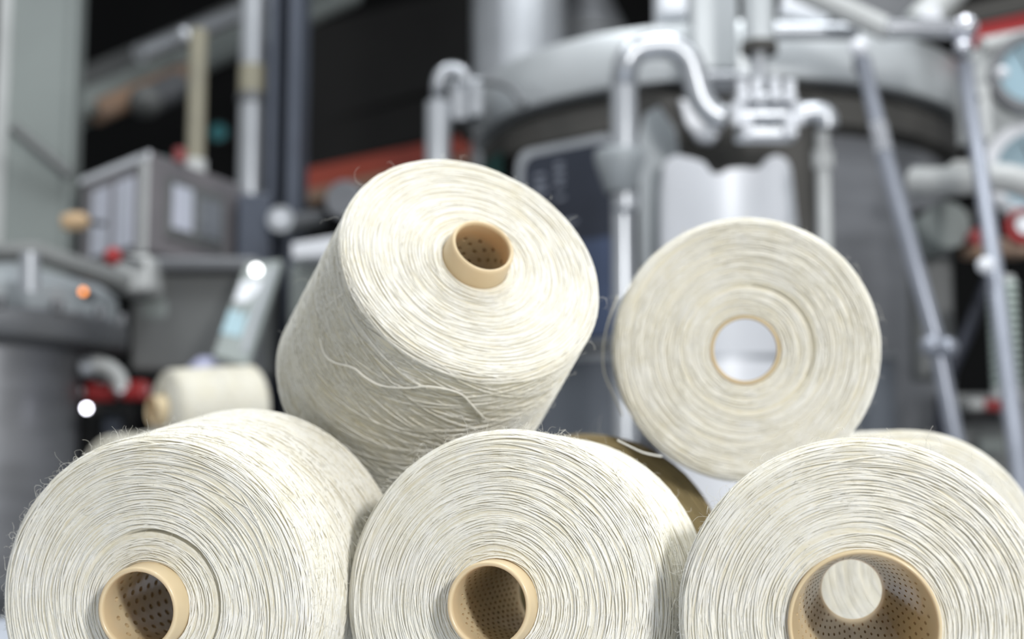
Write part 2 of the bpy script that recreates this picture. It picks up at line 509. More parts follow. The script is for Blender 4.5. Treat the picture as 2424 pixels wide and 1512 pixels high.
for k in range(10):
    an = R(-150 + k * 22)
    q = c + Vector((math.cos(an) * 0.276, math.sin(an) * 0.276, zr + 0.034))
    MB().cyl(q, (0, 0, 1), 0.011, 0, 0.02, 8).build('flange_bolt', M['steel_dk'], lt)
MB().tube([at(70, 690, 2.45), at(70, 596, 2.45), ], 0.017, 14).build('lid_post', M['steel'], lt)
MB().tube([at(-30, 600, 2.5), at(80, 594, 2.5), at(300, 668, 2.62)], 0.018, 14).build('lid_arm', M['mid'], lt)
ol = thing('pilot_lamp', at(197, 690, 2.6), 'small glowing orange pilot lamp beside the vessel lid', 'lamp')
MB().sphere(at(197, 690, 2.6), 0.0055, 16).build('bulb', emitter('orange_glow', (1.0, 0.32, 0.06), 2.4), ol)
MB().cyl(at(197, 690, 2.6), (0, 1, -0.1), 0.008, 0.003, 0.05, 12).build('socket', M['dark'], ol)
wl = thing('pilot_lamp', at(205, 966, 2.6), 'small glowing white pilot lamp below the red valve', 'lamp')
MB().sphere(at(205, 966, 2.6), 0.0065, 16).build('bulb', emitter('white_glow', (0.90, 0.88, 1.0), 11), wl)
MB().cyl(at(205, 966, 2.6), (0, 1, 0), 0.009, 0.004, 0.06, 12).build('socket', M['dark'], wl)

# bent white pipe and red valve beside the left vessel
bp = thing('elbow_pipe', at(250, 900, 2.7), 'light grey bent pipe beside the left vessel', 'pipe')
MB().tube(bez([at(200, 868, 2.7), at(224, 862, 2.72), at(255, 870, 2.74), at(280, 893, 2.75), at(286, 920, 2.75)]), 0.016, 16).build('pipe', M['lightpaint'], bp)
MB().cyl(at(194, 869, 2.7), (1, 0.1, 0.1), 0.021, 0, 0.022, 18).build('flange', M['steel_lt'], bp)
rv = thing('red_valve', at(262, 925, 2.8), 'red valve with two bodies under the bent pipe on the left', 'valve')
MB().boxpx(198, 900, 262, 948, 2.8, 0.05).build('body', M['red'], rv, False, 0.008)
MB().boxpx(284, 900, 345, 946, 2.85, 0.05).build('body', M['red'], rv, False, 0.008)
MB().tube([at(190, 925, 2.83), at(350, 925, 2.88)], 0.013, 14).build('stem', M['steel'], rv)
MB().boxpx(225, 895, 282, 906, 2.8, 0.04).build('bonnet', M['lightpaint'], rv, False, 0.004)
fr = thing('pump_unit', at(250, 1080, 3.0), 'black pump unit with a blue-grey post beside the left vessel', 'pump')
fr.location.z = 0
a = at(246, 1020, 3.1)
MB().box((a.x, a.y + 0.2, zat(955, 3.1) / 2), (0.11, 0.3, zat(955, 3.1))).build('housing', M['black'], fr, False, 0.006)
b = at(267, 1040, 3.05)
MB().box((b.x, b.y, zat(985, 3.05) / 2), (0.034, 0.034, zat(985, 3.05))).build('post', M['bluegrey'], fr, False, 0.003)

# tilted glossy panel
tp = thing('tilted_panel', at(590, 860, 2.7), 'tilted glossy panel with a pale frame, left of the tilted bobbin', 'panel')
Q = [at(580, 622, 2.85), at(668, 612, 2.85), at(585, 862, 2.55), at(503, 838, 2.55)]
nrm = (Q[1] - Q[0]).cross(Q[3] - Q[0]).normalized()
if nrm.y < 0:
    nrm = -nrm
MB().prism(Q, nrm * 0.018).build('frame', M['greypaint'], tp, False, 0.004)
cq = sum(Q, Vector()) / 4


def inset(u0, u1, v0, v1):
    f = lambda u, v: Q[0].lerp(Q[1], u).lerp(Q[3].lerp(Q[2], u), v)
    return [f(u0, v0) - nrm * 0.004, f(u1, v0) - nrm * 0.004, f(u1, v1) - nrm * 0.004, f(u0, v1) - nrm * 0.004]


MB().prism(inset(0.10, 0.66, 0.24, 0.46), nrm * 0.006).build('bright_label', M['white'], tp, False)
MB().prism(inset(0.05, 0.60, 0.56, 0.80), nrm * 0.006).build('cyan_label', M['cyan'], tp, False)
MB().prism(inset(0.74, 0.92, 0.10, 0.92), nrm * 0.006).build('side_strip', M['steel_lt'], tp, False)
MB().sphere(Q[0].lerp(Q[1], 0.42).lerp(Q[3].lerp(Q[2], 0.42), 0.13) - nrm * 0.006, 0.0095).build('panel_glint', emitter('panel_glint_glow', (1, 1, 1), 4.5), tp)  # glowing bead stands in for a reflected glint, not a lamp
MB().tube([cq + nrm * 0.02, cq + nrm * 0.02 + Vector((0.02, 0.15, -0.5))], 0.018, 12).build('support_arm', M['steel_dk'], tp)

# items left of the tilted bobbin
it = thing('ring_bracket', at(665, 520, 3.2), 'pale round bracket at the foot of the blue-grey column', 'bracket')
MB().cyl(at(665, 520, 3.25), (0, 1, 0), 0.030, -0.01, 0.04, 24).build('disc', M['steel'], it)
MB().cyl(at(665, 520, 3.25), (0, 1, 0), 0.012, -0.02, -0.008, 16).build('hub', M['white'], it)
MB().tube([at(680, 532, 3.27), at(752, 518, 3.4)], 0.022, 14).build('arm', M['steel_dk'], it)
ms = thing('side_machine', at(770, 900, 3.2), 'dark grey side machine with a bright top bar behind the tilted bobbin', 'machine')
ms.location.z = 0
a = at(760, 800, 3.1)
MB().box((a.x + 0.01, a.y + 0.25, zat(612, 3.1) / 2), (0.18, 0.4, zat(612, 3.1))).build('housing', M['greypaint'], ms, False, 0.01)
MB().prism([at(690, 575, 3.05), at(860, 548, 3.05), at(860, 600, 3.05), at(690, 612, 3.05)], (0, 0.15, 0)).build('top_bar', M['white'], ms, False, 0.004)
MB().cyl(at(852, 490, 3.4), (-0.3, -1, 0), 0.045, -0.05, 0.10, 28).build('motor', M['kier'], ms)

# ---------------------------------------------------------------- big kier (tank) on the right
TX, TY = at(1695, 400, 3.42).x, at(1695, 400, 3.42).y
TR = 0.575
zb = zat(178, 3.42 - TR)       # lower edge of the lid band, front
zt = zat(38, 3.42 - TR)
tk = thing('dyeing_kier', (TX, TY, 0), 'large round grey steel kier with a pale lid band behind the stacked bobbins', 'tank')
c = Vector((TX, TY, 0))
MB().lathe(c, (0, 0, 1), [(0.0, 0.05), (TR - 0.05, 0.05), (TR - 0.045, 0.08), (TR - 0.045, zb - 0.14), (TR - 0.045, zb - 0.10)], 96).build('body', M['kier'], tk)
MB().lathe(c, (0, 0, 1), [(TR - 0.045, zb - 0.10), (TR - 0.012, zb - 0.085), (TR - 0.012, zb - 0.03), (TR - 0.06, zb - 0.02), (TR - 0.06, zb)], 96).build('gasket_ring', M['darkplate'], tk)
MB().lathe(c, (0, 0, 1), [(TR - 0.08, zb), (TR, zb), (TR + 0.004, zb + 0.006), (TR + 0.004, zt - 0.006), (TR, zt), (TR - 0.05, zt + 0.01), (TR - 0.3, zt + 0.07), (0, zt + 0.10)], 96).build('lid', M['lid'], tk)
# green curved cheek and the lower apron
MB().lathe(c, (0, 0, 1), [(TR - 0.042, zat(480, 3.1)), (TR - 0.004, zat(480, 3.1)), (TR - 0.004, zb - 0.075), (TR - 0.042, zb - 0.075)], 14,
           (R(186), R(206))).build('green_cheek', M['green'], tk)
ap = MB().lathe(c, (0, 0, 1), [(TR - 0.04, zat(1040, 2.9)), (TR - 0.012, zat(1040, 2.9)), (TR - 0.012, zat(838, 2.9)), (TR - 0.04, zat(838, 2.9))], 30, (R(215), R(300))).build('apron', M['slate'], tk)
MB().lathe(c, (0, 0, 1), [(TR - 0.04, zat(850, 2.9)), (TR - 0.004, zat(850, 2.9)), (TR - 0.004, zat(836, 2.9)), (TR - 0.04, zat(836, 2.9))], 30, (R(215), R(300))).build('apron_rim', M['steel'], tk)

tw = thing('steel_tower', (at(1228, 300, 4.15).x, at(1228, 300, 4.15).y, 0), 'tall pale steel tower rising behind the kier lid', 'tower')
a = at(1228, 150, 4.15)
MB().lathe((a.x, a.y, 0), (0, 0, 1), [(0, 0.02), (0.139, 0.02), (0.139, 3.2), (0, 3.2)], 48).build('cylinder', M['steel_lt'], tw)
MB().lathe((a.x, a.y, zat(228, 4.15)), (0, 0, 1), [(0.139, -0.02), (0.146, -0.015), (0.146, 0.02), (0.139, 0.025)], 48).build('hoop', M['steel'], tw)
dc = thing('duct_cone', at(1400, 30, 4.4), 'dark grey cone-shaped duct beside the steel tower', 'duct')
MB().lathe(at(1395, 110, 4.5), (0, 0, 1), [(0.0, -2.27), (0.13, -2.27), (0.13, 0.03), (0.02, 0.26), (0.0, 0.26)], 36).build('cone', M['steel_dk'], dc)
MB().cyl(at(1395, 110, 4.5), (0, 0, 1), 0.135, 0.02, 0.035, 36).build('rim', M['mid'], dc)

# small inverted-U pipe and its bracket, left of the kier
up = thing('swan_neck_pipe', at(1035, 380, 3.1), 'short pale swan-neck pipe left of the kier', 'pipe')
a, b = upright(1036, 460, 236, 3.1)
a.z = 0.0
MB().tube([a, b], 0.028, 20).build('sleeve', M['steel_lt'], up)
MB().tube(bez([b, at(1037, 205, 3.1), at(1044, 178, 3.1), at(1066, 164, 3.1), at(1092, 172, 3.1), at(1104, 196, 3.1)], 8), 0.0145, 16).build('bend', M['steel_lt'], up)
bk = thing('hinge_bracket', at(1100, 270, 3.2), 'pale hinge bracket on the left end of the kier lid', 'bracket')
MB().boxpx(1064, 184, 1112, 284, 3.15, 0.08).build('plate', M['steel_lt'], bk, False, 0.006)
MB().boxpx(1112, 180, 1142, 276, 3.12, 0.08).build('plate', M['steel'], bk, False, 0.006)
MB().tube(bez([at(1140, 192, 3.1), at(1180, 196, 3.08), at(1215, 215, 3.05), at(1238, 248, 3.02)]), 0.0085, 12).build('cable', M['steel_dk'], bk)
MB().tube([at(1088, 290, 3.16), at(1108, 330, 3.2)], 0.012, 12).build('pin', M['dark'], bk)

# navy nameplate on the kier
npn = thing('instruction_plate', at(1350, 800, 2.9), 'dark navy instruction plate with faint grey lettering and rounded steel frame', 'plate')
PA, PB = at(1222, 600, 3.02), at(1462, 600, 2.84)
ex = (PB - PA)
ex.z = 0
W = ex.length
ex.normalize()
ny = Vector((ex.y, -ex.x, 0))
zc0, zc1 = zat(825, 2.92), zat(325, 2.92)


def rrect(u0, u1, v0, v1, r, off):
    pts = []
    for cu, cv_, a0 in ((u1 - r, v1 - r, 0), (u0 + r, v1 - r, 90), (u0 + r, v0 + r, 180), (u1 - r, v0 + r, 270)):
        for k in range(6):
            an = R(a0 + 18 * k)
            u, v = cu + math.cos(an) * r, cv_ + math.sin(an) * r
            q = Vector((PA.x, PA.y, 0)) + ex * u + ny * off
            q.z = v
            pts.append(q)
    return pts


MB().prism(rrect(0, W, zc0, zc1, 0.035, 0.0), -ny * 0.05).build('frame', M['steel'], npn, False)
MB().prism(rrect(0.026, W - 0.005, zc0 + 0.012, zc1 - 0.018, 0.03, 0.006), -ny * 0.006).build('plate', M['navy'], npn, False)
for k, (u0, u1, y) in enumerate([(0.06, 0.085, 395), (0.06, 0.085, 415), (0.06, 0.09, 432), (0.115, 0.135, 375), (0.115, 0.135, 390), (0.115, 0.137, 408), (0.115, 0.135, 425), (0.118, 0.138, 458), (0.118, 0.15, 520), (0.15, 0.17, 520)]):
    zz = zat(y, 2.9)
    MB().prism(rrect(u0, u1, zz - 0.0035, zz + 0.0035, 0.001, 0.008), -ny * 0.002).build('printed_line', M['print'], npn, False)
zz = zat(570, 2.9)
MB().prism(rrect(0.03, W - 0.006, zc0 + 0.016, zz, 0.012, 0.008), -ny * 0.002).build('lower_field', M['navy_lt'], npn, False)

# dark valve recess, bright scalloped cover
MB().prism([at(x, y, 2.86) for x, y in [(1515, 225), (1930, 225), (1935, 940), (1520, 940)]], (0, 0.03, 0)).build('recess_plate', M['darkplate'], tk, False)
MB().prism([at(x, y, 2.82) for x, y in [(1608, 232), (1642, 238), (1664, 282), (1704, 318), (1684, 340), (1654, 334), (1624, 292)]], (0, 0.02, 0)).build('lug', M['white'], tk, False, 0.004)
MB().prism([at(x, y, 2.83) for x, y in [(1525, 270), (1560, 250), (1600, 305), (1612, 380), (1605, 940), (1520, 940), (1512, 330)]], (0, 0.02, 0)).build('grey_cheek', M['cheek'], tk, False)
cvr = thing('scalloped_cover', at(1735, 940, 2.75), 'bright white cylindrical cover with a scalloped top edge below the valve', 'cover')
SCAL = [(1560, 480), (1572, 380), (1600, 366), (1640, 374), (1668, 384), (1684, 408), (1704, 412), (1722, 400), (1760, 396), (1788, 400), (1800, 394),
        (1812, 376), (1838, 366), (1864, 376), (1874, 400), (1872, 450), (1888, 490), (1890, 560)]
cxm = 1730.0
half = 172.0


def cyl_pt(x, y, off=0.0):
    t = max(-1, min(1, (x - cxm) / half))
    d = 2.80 - 0.085 * math.sqrt(max(0, 1 - t * t * 0.92)) + off
    return at(x, y, d)


mb = MB()
xs = [1562 + i * (1890 - 1562) / 40 for i in range(41)]


def ytop(x):
    for (xa, ya), (xb, yb) in zip(SCAL, SCAL[1:]):
        if xa <= x <= xb and xb > xa:
            return ya + (yb - ya) * (x - xa) / (xb - xa)
    return SCAL[-1][1]


vv, ff = [], []
for i, x in enumerate(xs):
    for y in (ytop(x), 838):
        vv += [cyl_pt(x, y), cyl_pt(x, y, 0.012)]
for i in range(40):
    a, b = i * 4, i * 4 + 4
    ff += [(a, a + 2, b + 2, b), (a + 1, b + 1, b + 3, a + 3), (a, b, b + 1, a + 1), (a + 2, a + 3, b + 3, b + 2)]
ff += [(0, 1, 3, 2), (160, 162, 163, 161)]
mb.add(vv, ff).build('upper_shell', M['white'], cvr)
vv = []
for i, x in enumerate(xs):
    for k in (0, 1):                                 # plumb walls down to the floor
        for off in (0.0, 0.012):
            q = cyl_pt(x, 852, off)
            vv.append(q if k == 0 else Vector((q.x, q.y, 0.02)))
MB().add(vv, ff).build('lower_shell', M['white'], cvr)
vv = []
for i, x in enumerate(xs):
    for y in (836, 854):
        vv += [cyl_pt(x, y, 0.004), cyl_pt(x, y, 0.014)]
MB().add(vv, ff).build('seam_band', M['steel'], cvr)

# big swan neck pipe with funnel cup
bn = thing('swan_neck_pipe', at(1478, 940, 2.62), 'large grey swan-neck pipe dropping into a funnel cup, feeding the valve', 'pipe')
D = 2.6
a, b = upright(1478, 372, 190, D)
path = [a, b] + bez([b, at(1482, 155, D), at(1502, 122, D), at(1545, 108, D), at(1596, 112, D), at(1630, 142, D), at(1646, 190, D), at(1660, 235, D), at(1688, 268, D), at(1716, 278, D)], 7)[1:]
MB().tube(path, 0.0248, 24).build('pipe', M['steel_lt'], bn)
cz = at(1467, 372, D)
MB().lathe(cz, (0, 0, 1), [(0.025, 0.012), (0.044, 0.012), (0.047, 0.004), (0.046, -0.008), (0.027, -0.066), (0.024, -0.068)], 32).build('funnel_cup', M['cheek'], bn)
a2, b2 = upright(1478, 960, 448, D)
a2.z = 0.0
MB().tube([a2, b2], 0.0205, 20).build('down_pipe', M['steel_lt'], bn)
MB().cyl(at(1478, 480, D), (0, 0, 1), 0.024, -0.012, 0.018, 20).build('coupling', M['steel'], bn)

# clamp valve with bolts
vl = thing('clamp_valve', at(1820, 330, 2.58), 'bright bolted clamp valve with two flanges at the end of the swan-neck pipe', 'valve')
D = 2.56
MB().tube([at(1732, 272, D), at(1905, 272, D)], 0.019, 20).build('body', M['steel_lt'], vl)
MB().boxpx(1742, 218, 1888, 238, D - 0.02, 0.05).build('upper_flange', M['steel_lt'], vl, False, 0.004)
MB().boxpx(1748, 300, 1890, 324, D - 0.02, 0.05).build('lower_flange', M['steel_lt'], vl, False, 0.004)
bolt = MB().cyl((0, 0, 0), (0, 0, 1), 0.0095, -0.02, 0.02, 8)
first = None
for x, y in [(1758, 218), (1792, 214), (1835, 212), (1870, 216), (1770, 300), (1868, 296), (1745, 270), (1888, 270)]:
    p = at(x, y, D - 0.03)
    if first is None:
        first = bolt.build('bolt', M['white'], None)
        first.parent = vl
        bo = first
    else:
        bo = first.copy()
        COL.objects.link(bo)
        bo.parent = vl
    bo.location = p - vl.location
MB().tube(bez([at(1900, 268, D), at(1935, 266, D), at(1956, 276, D), at(1958, 300, D)]), 0.019, 18).build('elbow', M['steel'], vl)
a, b = upright(1955, 640, 300, D)
a.z = 0.0
MB().tube([a, b], 0.0125, 16).build('drain_pipe', M['lightpaint'], vl)
MB().cyl((a.x, a.y, zat(370, D)), (0, 0, 1), 0.0195, -0.016, 0.016, 8).build('union_nut', M['lightpaint'], vl)
ac = thing('valve_actuator', at(1800, 205, 2.56), 'pale vertical actuator cylinder with a thin rod above the clamp valve', 'actuator')
a, b = upright(1797, 112, -120, 2.56)
MB().cyl(a, (0, 0, 1), 0.0285, 0, b.z - a.z, 28).build('cylinder', M['lid'], ac)
MB().cyl(a, (0, 0, 1), 0.033, -0.012, 0.008, 28).build('collar', M['darkplate'], ac)
MB().tube([Vector((a.x, a.y, zat(212, 2.56))), Vector((a.x, a.y, a.z - 0.01))], 0.0145, 16).build('rod', M['steel'], ac)
lb = thing('lid_housing', at(1690, 175, 2.72), 'pale rectangular housing on the kier lid beside the actuator', 'housing')
MB().boxpx(1640, -60, 1748, 168, 2.74, 0.10).build('box', M['lid'], lb, False, 0.006)
MB().boxpx(1650, 168, 1775, 184, 2.73, 0.11).build('foot_flange', M['white'], lb, False, 0.003)
MB().boxpx(1560, -80, 1715, 32, 3.0, 0.12).build('top_cap', M['white'], lb, False, 0.01)

# lid swing arm: tubes, ball and elbow
sw = thing('lid_swing_arm', at(2095, 80, 2.6), 'pale swing arm of slanting and level tubes over the kier lid', 'arm')
MB().tube([at(1880, -30, 2.6), at(2105, 72, 2.6)], 0.0215, 18).build('slanting_tube', M['lightpaint'], sw)
MB().tube([at(1832, 72, 2.68), at(2030, 74, 2.68)], 0.017, 16).build('level_tube', M['steel'], sw)
MB().tube([at(2098, 68, 2.58), at(2270, 68, 2.58)], 0.0185, 18).build('handle_tube', M['chrome'], sw)
MB().sphere(at(2285, 62, 2.58), 0.023).build('elbow', M['chrome'], sw)
MB().tube([at(2285, 62, 2.58), at(2280, 130, 2.58)], 0.016, 14).build('drop_tube', M['rod'], sw)
MB().sphere(at(2280, 112, 2.55), 0.015).build('pivot_ball', M['chrome'], sw)
bj = thing('ball_joint', at(2033, 112, 2.6), 'ball joint with its glint painted white at the upper end of the long lilac rod', 'joint')
MB().sphere(at(2033, 112, 2.55), 0.0175).build('ball', M['white'], bj)  # white colour stands in for a small glint on the ball
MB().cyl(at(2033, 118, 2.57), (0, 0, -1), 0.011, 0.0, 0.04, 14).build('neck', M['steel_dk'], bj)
sb = thing('sloping_brace', at(2200, 30, 3.0), 'pale sloping brace behind the chrome handle tube', 'brace')
MB().tube([at(2170, 60, 3.0), at(2290, -60, 3.05)], 0.034, 18).build('bar', M['lightpaint'], sb)
MB().cyl(at(2200, 42, 2.96), (0, -1, 0), 0.020, -0.01, 0.02, 16).build('boss', M['white'], sb)
hd = thing('hood_panel', at(2050, 0, 3.1), 'grey slanted hood panel above the swing arm', 'panel')
MB().prism([at(x, y, 3.2) for x, y in [(1850, -60), (2260, -60), (2190, 60), (2080, 62), (1990, 20), (1850, 30)]], (0, 0.04, 0)).build('sheet', M['steel_dk'], hd, False)
MB().tube([at(1850, 10, 3.15), at(1960, 32, 3.15)], 0.026, 14).build('edge_roll', M['white'], hd)


# long rods on the right
def rod_thing(label, pts, rad, extras):
    dv_ = pts[-1] - pts[-2]
    pts = pts + [pts[-1] + dv_ * (pts[-1].z / -dv_.z)]          # goes on down to the floor
    t = thing('linkage_rod', pts[-1], label, 'rod')
    MB().tube(pts, rad, 16).build('rod', M['rod'], t)
    for nm, mb, mt in extras:
        mb.build(nm, mt, t)
    return t


r1 = [at(2042, 138, 2.55), at(2062, 230, 2.54), at(2095, 370, 2.5), at(2212, 790, 2.42), at(2262, 1040, 2.4)]
rod_thing('long lilac-grey linkage rod leaning beside the kier with a double clamp', r1, 0.0145, [
    ('sleeve', MB().tube([r1[1].lerp(r1[2], 0.45), r1[1].lerp(r1[2], 0.95)], 0.0165, 16), M['chrome']),
    ('clamp', MB().sphere(at(2205, 818, 2.40), 0.019), M['rod']),
    ('clamp', MB().sphere(at(2242, 822, 2.40), 0.018), M['rod'])])
r2 = [at(2285, 146, 2.57), at(2292, 220, 2.56), at(2318, 380, 2.5), at(2352, 620, 2.4), at(2418, 1150, 2.2)]
rod_thing('second lilac-grey linkage rod at the right edge with a small bracket', r2, 0.0145, [
    ('bolt', MB().sphere(at(2333, 628, 2.36), 0.0145), M['white']),
    ('bracket', MB().boxpx(2284, 196, 2345, 330, 2.62, 0.05), M['lightpaint']),
    ('bracket_hole', MB().cyl(at(2312, 234, 2.61), (0, -1, 0), 0.006, 0, 0.004, 14), M['dark'])])


# gauges on the right
def gauge(label, x, y, d, r, rim, face):
    t = thing('pressure_gauge', at(x, y + 100, d), label, 'gauge')
    p = at(x, y, d)
    ax = (-0.25, -1, -0.05)
    MB().lathe(p, ax, [(0, -0.05), (r, -0.05), (r * 1.02, 0.0), (r, 0.014), (r * 0.76, 0.014), (r * 0.74, 0.004)], 48).build('case', rim, t)
    MB().lathe(p, ax, [(0, 0.005), (r * 0.76, 0.005)], 48).build('dial', face, t)
    n = Vector(ax).normalized()
    MB().tube([p + n * 0.008, p + n * 0.008 + Vector((-0.02, 0.004, r * 0.55))], 0.0022, 8).build('needle', M['dark'], t)
    return t


g1 = gauge('dark-rimmed gauge with a teal-blue dial at the right edge', 2440, 172, 2.7, 0.076, M['steel_dk'], M['gauge'])
MB().sphere(at(2372, 172, 2.62), 0.012).build('dial_glint', M['white'], g1)  # white bead stands in for a glint on the dial glass
gauge('larger white-rimmed gauge with a pale blue dial below the dark-rimmed gauge', 2452, 405, 2.78, 0.100, M['white'], M['gauge'])
bx = thing('instrument_board', at(2380, 300, 3.0), 'light grey instrument board behind the two gauges', 'board')
MB().boxpx(2300, 110, 2560, 380, 3.0, 0.04).build('board', M['lightpaint'], bx, False, 0.006)
MB().tube([at(2325, 112, 2.9), at(2500, 78, 2.9)], 0.020, 14).build('rail', M['lightpaint'], bx)
rs = thing('red_girder', at(2380, 60, 3.6), 'dark red girder in the upper right corner', 'girder')
MB().prism([at(x, y, 3.6) for x, y in [(2300, 62), (3600, -230), (3600, -178), (2300, 110)]], (0, 0.1, 0)).build('web', M['red'], rs, False)
MB().prism([at(x, y, 3.6) for x, y in [(2250, 20), (3600, -290), (3600, -230), (2250, 66)]], (0, 0.12, 0)).build('upper_flange', M['darkplate'], rs, False)

# pipes, red handwheel, spring and hose on the right
hp = thing('branch_pipe', at(2260, 430, 2.75), 'light grey branch pipe bending to the right under the gauges', 'pipe')
MB().tube(bez([at(2166, 430, 2.74), at(2270, 428, 2.66), at(2350, 420, 2.62), at(2410, 428, 2.6), at(2470, 450, 2.6)]), 0.027, 18).build('pipe', M['lightpaint'], hp)
MB().boxpx(2256, 378, 2336, 410, 2.72, 0.05).build('saddle', M['lightpaint'], hp, False, 0.006)
MB().cyl(at(2164, 430, 2.78), (1, 0, 0), 0.031, -0.008, 0.02, 20).build('flange', M['steel_lt'], hp)
MB().sphere(at(2340, 440, 2.64), 0.016).build('plug', M['steel'], hp)
hw = thing('handwheel_valve', at(2400, 560, 2.7), 'red handwheel valve with a white hub at the right edge', 'valve')
MB().lathe(at(2424, 536, 2.62), (-0.2, -1, 0.1), [(0.022, -0.014), (0.033, -0.016), (0.036, 0.0), (0.033, 0.016), (0.022, 0.014), (0.022, -0.014)], 36).build('wheel', M['red'], hw)
MB().cyl(at(2424, 534, 2.62), (-0.1, -1, 0), 0.018, -0.02, 0.015, 20).build('hub', M['white'], hw)
MB().boxpx(2292, 560, 2440, 605, 2.72, 0.06).build('body', M['rust'], hw, False, 0.008)
MB().boxpx(2290, 490, 2370, 520, 2.74, 0.06).build('arm', M['dark'], hw, False, 0.006)
MB().cyl(at(2310, 562, 2.68), (0, -1, 0), 0.016, -0.01, 0.02, 20).build('knob', M['red'], hw)
mh = thing('motor_housing', at(2230, 560, 2.95), 'grey motor housing right of the kier', 'motor')
MB().cyl(at(2216, 545, 2.76), (0.1, -1, 0), 0.045, -0.06, 0.06, 36).build('housing', M['greypaint'], mh)
MB().boxpx(2168, 598, 2262, 900, 2.80, 0.06).build('stand', M['mid'], mh, False, 0.01)
MB().boxpx(2170, 492, 2262, 508, 2.74, 0.05).build('cooling_fin', M['dark'], mh, False, 0.004)
sg = thing('coil_spring', at(2385, 930, 2.55), 'pale green coiled spring hanging at the right edge', 'spring')
a, b = at(2384, 925, 2.55), at(2372, 672, 2.55)
mbs = MB()
hel = []
for k in range(14 * 14 + 1):
    t = k / (14 * 14)
    an = 2 * math.pi * 14 * t
    hel.append(a.lerp(b, t) + Vector((math.cos(an) * 0.021, math.sin(an) * 0.021, 0)))
mbs.tube(hel, 0.0062, 8).build('coil', M['spring'], sg)
MB().cyl(b, (0, 0, 1), 0.022, -0.004, 0.014, 20).build('cap', M['lightpaint'], sg)
MB().cyl(a, (0, 0, 1), 0.026, -0.016, 0.008, 20).build('cap', M['lightpaint'], sg)
tag(MB().tube(bez([at(2350, 640, 2.75), at(2330, 690, 2.72), at(2285, 800, 2.68), at(2238, 910, 2.66), at(2225, 1040, 2.66)]), 0.0125, 12).build('rubber_hose', M['hose']),
    'dark navy rubber hose hanging between the two linkage rods', 'hose')
rk = thing('floor_machine', at(2380, 1100, 3.0), 'dark machine base with red and pale fittings at the right edge', 'machine')
rk.location.z = 0
a = at(2420, 1050, 3.0)
MB().box((a.x, a.y + 0.2, zat(930, 3.0) / 2), (0.30, 0.4, zat(930, 3.0))).build('base', M['mid'], rk, False, 0.01)
MB().boxpx(2332, 944, 2388, 972, 2.92, 0.05).build('red_fitting', M['red'], rk, False, 0.006)
MB().boxpx(2296, 944, 2334, 970, 2.92, 0.05).build('pale_fitting', M['lightpaint'], rk, False, 0.006)
MB().lathe(at(2392, 984, 2.85), (0, -1, 0), [(0.012, -0.01), (0.018, -0.01), (0.018, 0.01), (0.012, 0.01), (0.012, -0.01)], 24).build('eye_ring', M['steel_lt'], rk)
MB().boxpx(2290, 975, 2420, 1000, 2.9, 0.05).build('dark_rail', M['black'], rk, False, 0.004)
MB().boxpx(2320, 1030, 2380, 1075, 2.94, 0.02).build('cover_plate', M['greypaint'], rk, False, 0.006)

# ---------------------------------------------------------------- table
TZ = 0.800
tb = thing('work_table', (0, 1.35, 0), 'white work table carrying the stacked yarn bobbins', 'table')
MB().box((0.05, 1.38, TZ - 0.015), (1.75, 1.30, 0.03)).build('table_top', M['table'], tb, False, 0.004)
for sx in (-0.76, 0.86):
    for sy in (0.80, 1.96):
        MB().box((sx, sy, (TZ - 0.03) / 2), (0.045, 0.045, TZ - 0.03)).build('leg', M['steel_dk'], tb, False, 0.003)


# ---------------------------------------------------------------- yarn bobbins
def mesh_np(name, v, quads, mat, uv=None):
    me = bpy.data.meshes.new(name)
    nq = len(quads)
    me.vertices.add(len(v))
    me.vertices.foreach_set('co', np.asarray(v, np.float32).ravel())
    me.loops.add(nq * 4)
    me.loops.foreach_set('vertex_index', np.asarray(quads, np.int32).ravel())
    me.polygons.add(nq)
    me.polygons.foreach_set('loop_start', np.arange(nq, dtype=np.int32) * 4)
    me.polygons.foreach_set('use_smooth', np.ones(nq, bool))
    if uv is not None:
        l = me.uv_layers.new(name='UVMap')
        l.data.foreach_set('uv', np.asarray(uv, np.float32).ravel())
    me.update(calc_edges=True)
    me.validate()
    me.materials.append(mat)
    return me


